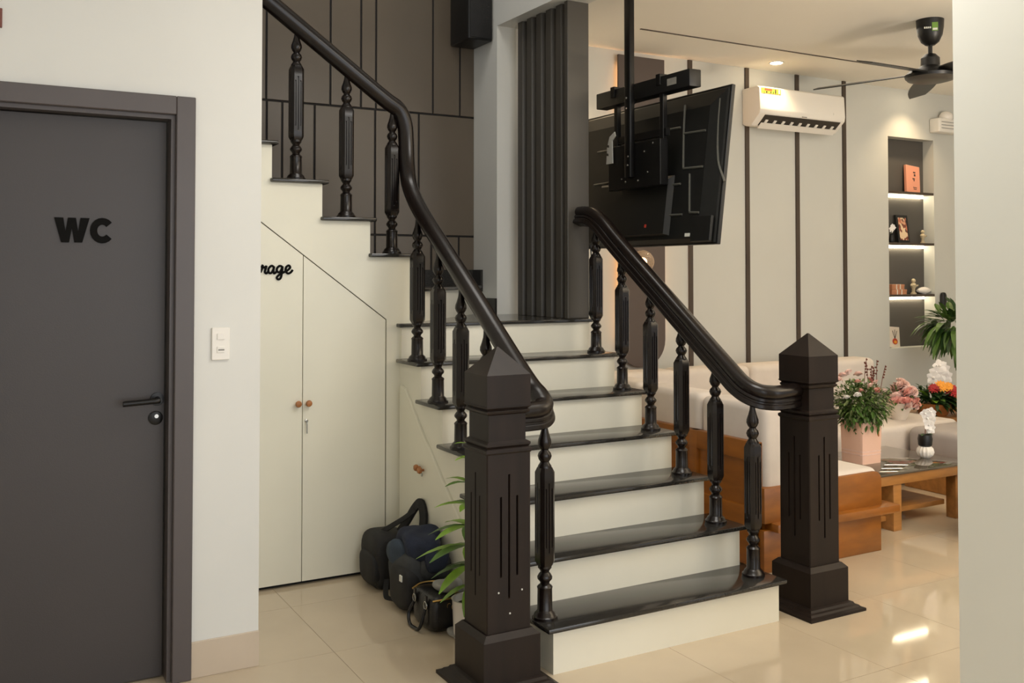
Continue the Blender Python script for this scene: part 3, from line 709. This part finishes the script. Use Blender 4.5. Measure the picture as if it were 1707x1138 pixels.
b = MB(); b.box(1.7, 4.58, 2.56, 2.66, 0.0, 0.66, 0.006); wb(b, 'back_frame', 'oak_wood', s2)
a3 = thing('armchair', 'pale grey square armchair at the end of the coffee table', 'armchair', (4.25, 1.35, 0))
b = MB(); b.box(3.92, 4.6, 1.05, 1.53, 0.22, 0.425, 0.05, 4); wb(b, 'seat_cushion', 'sofa_grey', a3, True)
b = MB(); b.box(3.90, 4.62, 1.04, 1.54, 0.0, 0.23, 0.006); wb(b, 'base', 'oak_wood', a3)
b = MB(); b.box(4.56, 4.72, 1.03, 1.55, 0.22, 0.62, 0.05, 4); wb(b, 'backrest', 'sofa_grey', a3, True)
pf = thing('pouf', 'grey round fabric pouf beside the white pillar', 'pouf', (3.33, 0.245, 0))
MB().lathe([(0.28, 0.02), (0.33, 0.05), (0.355, 0.14), (0.355, 0.24), (0.33, 0.34), (0.27, 0.39), (0.1, 0.405)], 36).build('body', 'sofa_grey', pf, True)
for k in range(4): MB().lathe([(0.018, 0), (0.02, 0.035)], 10, T((0.22 * math.cos(k * PI / 2 + .4), 0.22 * math.sin(k * PI / 2 + .4), 0))).build('foot', 'oak_wood', pf, True)
gs = thing('spectacles', 'black wire-framed spectacles lying on the sofa back', 'spectacles', (1.68, 0.62, 0.842))
for xx in (-0.03, 0.03): MB().tube([(xx + 0.022 * math.cos(2 * PI * i / 16), 0, 0.02 + 0.018 * math.sin(2 * PI * i / 16)) for i in range(17)], 0.0025, 6).build('rim', 'black_metal', gs, True)
MB().tube([(-0.008, 0, 0.024), (0.008, 0, 0.024)], 0.002, 6).build('bridge', 'black_metal', gs, True)
for xx in (-0.052, 0.052): MB().tube(spline([(xx, 0, 0.026), (xx, 0.06, 0.02), (xx, 0.12, 0.004)], 4), 0.002, 6).build('temple', 'black_metal', gs, True)

# ------------------------------------------------------------------ coffee table and what stands on it
ct = thing('coffee_table', 'low wooden coffee table with a dark glass top and lower shelf', 'table', (3.03, 1.05, 0))
def ctb(name, *q, m='oak_wood', bev=0.003):
    b = MB(); b.box(*q, bev); return wb(b, name, m, ct, True)
ctb('apron', 2.56, 3.50, 0.735, 0.775, 0.275, 0.335); ctb('apron', 2.56, 3.50, 1.325, 1.365, 0.275, 0.335)
ctb('apron', 2.56, 2.60, 0.775, 1.325, 0.275, 0.335); ctb('apron', 3.46, 3.50, 0.775, 1.325, 0.275, 0.335)
ctb('glass_top', 2.55, 3.51, 0.725, 1.375, 0.333, 0.345, m='table_glass')
ctb('leg', 2.815, 2.885, 0.745, 1.33, 0.0, 0.28)
ctb('leg', 2.905, 2.965, 0.90, 0.96, 0.0, 0.28)
ctb('leg', 3.40, 3.47, 0.76, 0.83, 0.0, 0.28); ctb('leg', 3.40, 3.47, 1.27, 1.34, 0.0, 0.28); ctb('leg', 2.58, 2.64, 1.27, 1.33, 0.0, 0.28); ctb('leg', 2.58, 2.64, 0.78, 0.84, 0.0, 0.28)
ctb('shelf', 2.885, 3.40, 0.84, 1.28, 0.075, 0.105); ctb('shelf', 2.62, 2.815, 0.80, 1.28, 0.05, 0.08)
ctb('post', 3.18, 3.25, 1.2, 1.26, 0.10, 0.28)
pp = thing('flower_pot', 'square pink pot of green foliage and pink roses on the coffee table', 'flower pot', (2.925, 1.075, 0.345))
def sq2(h, z): 
    o = []
    for k in range(4):
        for a in (-0.5, 0, 0.5):
            an = PI / 4 + k * PI / 2 + a * PI / 2; cx_ = (h - 0.02) * (1 if k in (0, 3) else -1); cy_ = (h - 0.02) * (1 if k in (0, 1) else -1)
            o.append((cx_ + 0.02 * math.cos(an), cy_ + 0.02 * math.sin(an), z))
    return o
MB().loft([sq2(0.086, 0), sq2(0.092, 0.255), sq2(0.084, 0.255), sq2(0.08, 0.22)]).build('pot', 'pink_pot', pp, True)
for zz in (0.055, 0.075): MB().loft([sq2(0.0885, zz), sq2(0.089, zz + 0.004)]).build('ribbon', 'rose_pink', pp)
MB().box(0.045, 0.053, -0.0945, -0.0905, 0.165, 0.27).build('tag', 'knob_wood', pp)
C0 = (2.925, 1.075, 0.70)
foliage((C0[0] - .01, C0[1], 0.695), (0.19, 0.19, 0.15), 1250, 0.036, 0.018, 'leaf_green', pp)
foliage((C0[0] - .01, C0[1], 0.71), (0.195, 0.195, 0.14), 1250, 0.034, 0.016, 'leaf_sage', pp)
def put(me, name, parent, p, s=1.0, tilt=0.6):
    v = Vector(p) - parent.location
    return inst(name, me, parent, v, (random.uniform(-tilt, tilt) + 0.35, random.uniform(-tilt, tilt), random.uniform(0, 6)), (s, s, s))
for p, c, s in [((2.84, 1.0, 0.80), rose_c, .7), ((2.90, .98, .83), rose_p, .75), ((2.95, .97, .80), rose_c, .7), ((2.79, .98, .78), ros_w, .8), ((2.99, 1.02, .84), rose_p, .7), ((2.87, 1.05, .85), rose_c, .6), ((2.76, 1.04, .76), ros_w, .7), ((2.86, 1.16, .88), rose_p, .9), ((2.93, 1.18, .89), rose_p, .9), ((3.0, 1.16, .88), rose_p, .9), ((2.80, 1.14, .86), rose_p, .9), ((3.05, 1.10, .84), rose_c, .9), ((3.08, 1.04, .78), rose_p, .9)]:
    put(c, 'rose', pp, p, s)
for k in range(7):
    a = random.uniform(-1.2, 0.6); rr = random.uniform(0.06, 0.12)
    x0_, y0_ = C0[0] + rr * math.cos(a), C0[1] + rr * math.sin(a); ln = random.uniform(0.14, 0.22)
    b = MB(); lean = random.uniform(-0.03, 0.07)
    b.tube([(x0_, y0_, 0.76), (x0_ + lean * .5, y0_, 0.76 + ln * .6), (x0_ + lean, y0_, 0.76 + ln)], 0.0022, 5)
    for i in range(5): b.ball((x0_ + lean * (.5 + .1 * i), y0_ + random.uniform(-.01, .01), 0.76 + ln * (.6 + .09 * i)), 0.006, n=6)
    wb(b, 'twig', 'twig', pp)
bq = thing('rose_bouquet', 'paper-wrapped bunch of pale pink roses standing on the long sofa', 'bouquet', (4.15, 1.78, 0.425))
MB().lathe([(0.05, 0), (0.055, 0.01), (0.075, 0.06), (0.12, 0.13), (0.115, 0.13), (0.04, 0.05)], 22).build('wrap', 'paper', bq, True)
for k in range(46):
    a = random.uniform(0, 6.28); rr = 0.115 * math.sqrt(random.random()); zz = 0.30 - 1.4 * rr + random.uniform(-0.06, 0.04)
    inst('rose', (rose_p, rose_p, rose_c)[k % 3], bq, (rr * math.cos(a), rr * math.sin(a) - 0.02, zz), (random.uniform(0, .9), random.uniform(-.7, .7), a), (1.35,) * 3)
foliage((4.15, 1.78, 0.60), (0.11, 0.11, 0.08), 120, 0.06, 0.03, 'leaf_green', bq)
op = thing('orchid', 'small white orchid in a ribbed white pot on the coffee table', 'orchid', (3.385, 0.965, 0.345))
sec_ = []
for r_, z_ in ((0.026, 0), (0.045, 0.014), (0.052, 0.036), (0.046, 0.06), (0.034, 0.072)):
    sec_.append([(r_ * (1 + 0.05 * math.cos(14 * 2 * PI * i / 56)) * math.cos(2 * PI * i / 56), r_ * (1 + 0.05 * math.cos(14 * 2 * PI * i / 56)) * math.sin(2 * PI * i / 56), z_) for i in range(56)])
MB().loft(sec_).build('pot', 'ceramic_white', op, True)
MB().lathe([(0.03, 0.068), (0.042, 0.08), (0.046, 0.12), (0.04, 0.145), (0.02, 0.15)], 20).build('inner_pot', 'black_plastic', op, True)
MB().tube(spline([(0, 0, 0.14), (0.005, 0, 0.2), (0.0, -.01, 0.27), (0.03, -.01, 0.31)], 5), 0.003, 6).build('stem', 'twig', op, True)
for p in [(0.03, -.02, .29), (0.045, -.01, .26), (0.0, -.02, .25), (0.03, -.02, .235), (0.05, 0, .21), (0.015, -.015, .205), (-.01, -.01, .28), (0.04, -.01, .18)]:
    inst('orchid_bloom', orc, op, p, (random.uniform(-.3, .3), random.uniform(-.3, .3), -0.7 + random.uniform(-.5, .5)), (1.15,) * 3)
for d in ((-1, -.3, .4), (.8, -.5, .3), (.2, -1, .5)):
    b = MB(); leaf(b, (0, 0, 0.145), d, 0.06, 0.026, 0.4); b.build('leaf', 'leaf_dark', op)

# side table, flower basket, orchid and foliage plant beyond
stb = thing('side_table', 'low wooden side table carrying the flower basket', 'table', (4.85, 1.95, 0))
MB().box(-0.27, 0.35, -0.22, 0.24, 0.365, 0.40, 0.004).build('table_top', 'oak_wood', stb)
for sx, sy in ((-0.23, -0.18), (0.31, -0.18), (-0.23, 0.2), (0.31, 0.2)): MB().box(sx - 0.03, sx + 0.03, sy - 0.03, sy + 0.03, 0, 0.366, 0.003).build('leg', 'oak_wood', stb)
MB().box(-0.24, 0.32, -0.18, 0.2, 0.15, 0.17).build('shelf', 'oak_wood', stb)
fb = thing('flower_basket', 'basket of red and orange gerberas among broad green leaves', 'flower basket', (4.72, 1.92, 0.40))
MB().lathe([(0.10, 0), (0.11, 0.01), (0.14, 0.09), (0.145, 0.095)], 24).build('basket', 'knob_wood', fb, True)
for k in range(42):
    a = random.uniform(0, 6.28); el = random.uniform(0.0, 1.1); b = MB()
    leaf(b, (0.04 * math.cos(a), 0.04 * math.sin(a), 0.07 + random.uniform(0, .06)), (math.cos(a) * math.cos(el), math.sin(a) * math.cos(el), math.sin(el)), random.uniform(.14, .24), random.uniform(.06, .10), 0.45)
    b.build('leaf', ('leaf_dark', 'leaf_green', 'leaf_bright')[k % 3 if k % 6 == 5 else k % 2], fb)
foliage((4.72, 1.92, 0.53), (0.20, 0.18, 0.10), 160, 0.06, 0.03, 'leaf_dark', fb)
for p, c, s in [((-.03, -.10, .235), ger_o, 1.2), ((-.09, -.08, .22), ger_r, 1.0), ((.03, -.12, .23), ger_o, 1.0), ((.09, -.10, .20), ger_r, 1.3), ((.14, -.06, .175), ger_r, 1.2), ((.05, -.15, .20), ger_r, 1.2), ((.19, -.03, .14), ger_r, 1.1), ((.22, -.08, .10), ger_o, 1.3), ((.16, -.14, .12), ger_o, 1.2), ((.24, -.02, .05), ger_o, 1.0)]:
    inst('gerbera', c, fb, p, (0.9, 0.3 * random.random(), -0.8 + random.uniform(-.3, .3)), (s * 1.25,) * 3)
o2 = thing('orchid', 'tall white orchid behind the flower basket', 'orchid', (5.05, 2.08, 0.40))
MB().lathe([(0.045, 0), (0.06, 0.04), (0.055, 0.09), (0.05, 0.095)], 20).build('pot', 'ceramic_white', o2, True)
MB().tube(spline([(0, 0, .08), (0, 0, .2), (-.03, 0, .32), (-.1, -.02, .36)], 5), 0.004, 6).build('stem', 'leaf_dark', o2, True)
for p in [(-.07, -.03, .36), (-.03, -.03, .33), (-.12, -.03, .31), (-.08, -.04, .29), (0.0, -.03, .27), (-.15, -.03, .27), (-.05, -.04, .25)]:
    inst('orchid_bloom', orc, o2, p, (random.uniform(-.2, .2), random.uniform(-.3, .3), -.7), (2.0,) * 3)
tp = thing('potted_tree', 'leafy green potted plant with drooping leaves in front of the niche edge', 'plant', (5.47, 2.22, 0))
MB().lathe([(0.10, 0), (0.13, 0.02), (0.15, 0.36), (0.155, 0.38), (0.14, 0.38), (0.135, 0.34)], 24).build('pot', 'ceramic_white', tp, True)
MB().tube(spline([(0, 0, .34), (.01, .0, .7), (0.04, -.02, 1.05)], 6), 0.014, 8).build('trunk', 'twig', tp, True)
for k in range(190):
    d = rdir(); b = MB(); d.z = d.z * 0.9 + 0.15
    p = Vector((-0.03, 0, 1.07)) + Vector((d.x * .22, d.y * .22, d.z * .15)) * random.uniform(.3, 1)
    leaf(b, p, d + rdir() * .4, random.uniform(.13, .19), random.uniform(.045, .065), 0.8 if d.z < .2 else 0.25)
    b.build('leaf', ('leaf_dark', 'leaf_green', 'leaf_green')[k % 3], tp)

# ------------------------------------------------------------------ things on the niche shelves
bk = thing('book', 'orange hardback leaning on the top niche shelf', 'book', (5.57, 2.765, 2.25))
bk.rotation_euler = (-0.10, 0.09, 0)
MB().box(-0.085, 0.10, -0.012, 0.012, 0.0, 0.25, 0.001).build('cover', 'book_orange', bk)
MB().box(-0.082, 0.094, -0.009, 0.009, 0.0005, 0.2515).build('pages', 'paper', bk)
for (xx, zz, w_, h_) in ((0.025, 0.19, .03, .012), (0.03, .165, .02, .02), (0.015, .13, .03, .012), (.02, .115, .012, .012), (0.03, .05, .05, .006), (0.03, .035, .04, .006)):
    MB().box(xx - w_ / 2, xx + w_ / 2, -0.0135, -0.0115, zz - h_ / 2, zz + h_ / 2).build('print', 'print_dark', bk)
pfm = thing('framed_picture', 'black framed colourful picture on the middle niche shelf', 'picture', (5.455, 2.765, 1.79))
pfm.rotation_euler = (-0.12, 0, 0.1)
MB().box(-0.088, 0.088, -0.008, 0.01, 0, 0.255, 0.002).build('frame', 'black_plastic', pfm)
MB().box(-0.062, 0.062, -0.0095, -0.0075, 0.025, 0.23).build('print', 'art_print', pfm)
def figurine(name, label, x, z, h, m='figure_stone'):
    t = thing(name, label, 'figurine', (x, 2.755, z)); k = h / 0.14
    MB().lathe([(0.026 * k, 0), (0.026 * k, .012 * k), (.016 * k, .016 * k), (.014 * k, .05 * k), (.024 * k, .065 * k), (.027 * k, .085 * k), (.016 * k, .10 * k), (.008 * k, .105 * k)], 14).build('body', m, t, True)
    MB().ball((0, 0, .122 * k), .02 * k, n=12).build('head', m, t, True)
    for s_ in (-1, 1): MB().tube(spline([(s_ * .02 * k, 0, .09 * k), (s_ * .036 * k, -.008 * k, .075 * k), (s_ * .045 * k, -.015 * k, .085 * k)], 3), .007 * k, 7).build('arm', m, t, True)
    return t
figurine('figurine', 'small stone-coloured figurine with raised arms right of the framed picture', 5.70, 1.79, 0.12)
figurine('figurine', 'stone-coloured standing figurine beside the white shell dish', 5.565, 1.325, 0.14)
wf = thing('flower_sprig', 'small white flower sprig in a dark vase left of the framed picture', 'vase', (5.285, 2.76, 1.79))
MB().lathe([(.018, 0), (.026, .02), (.02, .055), (.012, .07), (.015, .078)], 14).build('vase', 'black_plastic', wf, True)
for p in ((0, 0, .11), (-.018, -.01, .125), (.018, -.01, .135), (.0, -.012, .15)): inst('bloom', orc, wf, p, (0, random.uniform(-.4, .4), -.6), (.7,) * 3)
MB().tube([(0, 0, .06), (0, 0, .15)], .003, 5).build('stem', 'leaf_dark', wf)
for i, (z_, x1_, lab) in enumerate(((1.325, 5.43, 'copper-coloured box, lower of two stacked on the third niche shelf'), (1.371, 5.40, 'copper-coloured box, upper of two stacked on the third niche shelf'))):
    t = thing('gift_box', lab, 'box', ((5.235 + x1_) / 2, 2.755, z_)); w_ = (x1_ - 5.235) / 2
    MB().box(-w_, w_, -.035, .035, 0, .034, .002).build('box', 'copper_box', t)
    MB().box(-w_ - .002, w_ + .002, -.037, .037, .026, .045, .002).build('lid', 'copper_box', t)
    for q in (-.3, .3): MB().box(w_ * q - .006, w_ * q + .006, -.0385, .0385, .0, .0465).build('band', 'paper', t)
sd_ = thing('shell_dish', 'white shell-shaped dish at the end of the third niche shelf', 'dish', (5.705, 2.755, 1.325))
b = MB(); sec_ = []
for i in range(9):
    t = i / 8; hw = 0.036 * math.sin(PI * (0.08 + .84 * t)) + .004
    sec_.append([(-.085 + .17 * t, hw * math.cos(2 * PI * k / 12), .032 + (hw * .85) * math.sin(2 * PI * k / 12)) for k in range(12)])
b.loft(sec_); b.build('shell', 'ceramic_white', sd_, True)
MB().lathe([(.022, 0), (.02, .006), (.012, .01)], 14).build('foot', 'ceramic_white', sd_, True)
fc = thing('framed_print', 'small white framed print of an orange vase in the lowest niche bay', 'picture', (5.31, 2.765, 0.85))
fc.rotation_euler = (-0.12, 0.08, 0)
MB().box(-.075, .075, -.006, .006, 0, .185, .001).build('frame', 'paper', fc)
def disc(cx_, cz_, rx, rz_, m, nm, y=-0.0075): MB().prism([(cx_ + rx * math.cos(2 * PI * i / 16), cz_ + rz_ * math.sin(2 * PI * i / 16)) for i in range(16)], 'Y', y, -0.0055).build(nm, m, fc)
disc(.01, .055, .034, .028, 'sticker_red', 'printed_vase'); disc(.012, .05, .02, .014, 'petal_orange', 'printed_mark', -0.0085)
for (a, b_) in (((.008, .08), (-.02, .15)), ((.01, .08), (.012, .16)), ((.01, .08), (.04, .15))): MB().tube([(a[0], -.007, a[1]), (b_[0], -.007, b_[1])], .0025, 5).build('printed_stem', 'print_dark', fc)

# ------------------------------------------------------------------ bags and plant by the stairs
bp = thing('backpack', 'black backpack leaning on the wall nearest the cupboards', 'bag', (-0.14, 1.30, 0))
soft(MB(), (-0.005, 0.02, 0.13), (0.19, 0.24, 0.27), 5, 8, 0.012, 9).build('body', 'bag_black', bp, True)
soft(MB(), (-0.09, 0.01, 0.10), (0.06, 0.19, 0.15), 4, 6, 0.006, 14).build('pocket', 'bag_black', bp, True)
band = [(-0.012, -.003), (.012, -.003), (.012, .003), (-.012, .003)]; wide = [(-0.022, -.007), (.022, -.007), (.022, .007), (-.022, .007)]
MB().sweep(wide, spline([(.04, -.02, .24), (.07, -.07, .32), (.098, -.10, .385), (.108, -.14, .41), (.11, -.17, .36), (.10, -.18, .27)], 6), up=Vector((1, 0, 0))).build('strap', 'bag_black', bp, True)
MB().sweep(band, spline([(-.04, .02, .25), (.0, -.03, .29), (.05, -.08, .335), (.09, -.11, .375)], 6), up=Vector((1, 0, 0))).build('strap', 'bag_black', bp, True)
MB().sweep(band, spline([(-.05, -.10, .06), (-.075, -.15, .03), (-.085, -.19, .006), (-.06, -.24, .005)], 6)).build('strap', 'bag_black', bp, True)
b2 = thing('backpack', 'dark grey backpack with a small white tag standing between the other bags', 'bag', (-0.13, 0.985, 0))
soft(MB(), (0, 0, 0.13), (0.20, 0.27, 0.27), 4, 8, 0.014, 8, seed=3).build('body', 'bag_grey', b2, True)
soft(MB(), (-0.075, -0.04, 0.105), (0.09, 0.21, 0.19), 4, 6, 0.008, 12, seed=5).build('pocket', 'bag_black', b2, True)
MB().box(-0.122, -0.117, -0.11, -0.085, 0.145, 0.172).build('tag', 'sticker_white', b2)
soft(MB(), (0.03, -0.10, 0.20), (0.15, 0.14, 0.12), 3, 6, 0.012, 10, seed=8).build('top_flap', 'bag_grey', b2, True)
jk = thing('jacket', 'crumpled navy jacket thrown over the grey backpack', 'jacket', (-0.118, 1.0, 0.24))
soft(MB(), (0.0, -0.02, 0.035), (0.17, 0.28, 0.14), 3, 12, 0.035, 9, seed=11).build('body', 'navy_cloth', jk, True)
soft(MB(), (-0.085, 0.04, -0.005), (0.06, 0.19, 0.11), 2.6, 10, 0.024, 12, seed=17).build('sleeve', 'denim', jk, True)
soft(MB(), (0.02, -0.16, -0.01), (0.12, 0.10, 0.10), 3, 8, 0.02, 12, seed=23).build('hem', 'navy_cloth', jk, True)
hb = thing('handbag', 'black leather handbag with metal rings on the floor in front', 'bag', (-0.165, 0.69, 0))
soft(MB(), (0, 0, 0.078), (0.15, 0.235, 0.155), 5, 8, 0.006, 12, seed=2).build('body', 'bag_leather', hb, True)
MB().tube(spline([(-.07, .1, .14), (-.02, .11, .155), (.05, .08, .158), (.07, .0, .155), (.06, -.1, .15), (0, -.12, .148), (-.065, -.1, .14)], 5), 0.004, 6).build('zip', 'gold', hb, True)
for yy in (.055, -.06):
    MB().tube([(-.081, yy + .014 * math.cos(2 * PI * i / 14), .115 + .016 * math.sin(2 * PI * i / 14)) for i in range(15)], .0028, 6).build('ring', 'steel', hb, True)
    MB().box(-.082, -.074, yy - .009, yy + .009, .10, .155, .001).build('tab', 'bag_leather', hb)
MB().tube(spline([(-.082, .055, .10), (-.10, .07, .05), (-.105, .05, .012), (-.105, 0, .008), (-.10, -.045, .02), (-.082, -.06, .10)], 6), .0075, 8).build('handle', 'bag_leather', hb, True)
for k in range(9):
    a = k * .7; MB().tube([(.02 + .03 * math.cos(a) + .009 * math.cos(q), -.095 + .02 * math.sin(a), .15 - k * .006 + .011 * math.sin(q)) for q in [2 * PI * i / 10 for i in range(11)]], .0018, 5).build('chain_link', 'gold', hb)
gc = soft(MB(), (-0.13, 0.665, 0.168), (0.11, 0.13, 0.06), 2.6, 9, 0.022, 16, seed=31).build('scarf', 'grey_cloth', None, True)
tag(gc, 'light grey scarf heaped on top of the black handbag', 'scarf')
rg = soft(MB(), (-0.15, 0.535, 0.016), (0.06, 0.10, 0.03), 2.6, 8, 0.01, 22, seed=41).build('cloth', 'grey_cloth', None, True)
tag(rg, 'small crumpled grey cloth on the floor behind the front newel', 'cloth')
pt = thing('potted_plant', 'bright green leafy plant in a white pot behind the front newel', 'plant', (-0.105, 0.49, 0))
MB().lathe([(0.06, 0), (0.068, 0.005), (0.075, 0.16), (0.079, 0.165), (0.07, 0.165), (0.066, 0.14)], 28).build('pot', 'ceramic_white', pt, True)
MB().lathe([(0.067, 0.139), (0.01, 0.145)], 20).build('soil', 'soil', pt)
MB().tube(spline([(0, 0, .13), (.004, -.004, .3), (-.006, .004, .5), (.0, 0, .68), (-.01, 0, .80)], 6), .007, 7).build('stem', 'leaf_dark', pt, True)
for hz, n_, L_, up_ in ((.22, 6, .15, -.2), (.30, 7, .19, -.05), (.38, 8, .20, .1), (.46, 8, .19, .2), (.55, 6, .15, .3), (.64, 5, .13, .3), (.74, 4, .09, .35), (.80, 3, .08, .5)):
    for k in range(n_):
        a = 2 * PI * k / n_ + hz * 9
        if math.cos(a) > 0.2: continue
        b = MB(); leaf(b, (0, 0, hz), (math.cos(a), math.sin(a), up_ + random.uniform(-.15, .15)), L_ * random.uniform(.85, 1.15), L_ * .27, 0.3, n=5)
        b.build('leaf', 'leaf_bright' if k % 3 else 'leaf_green', pt, True)
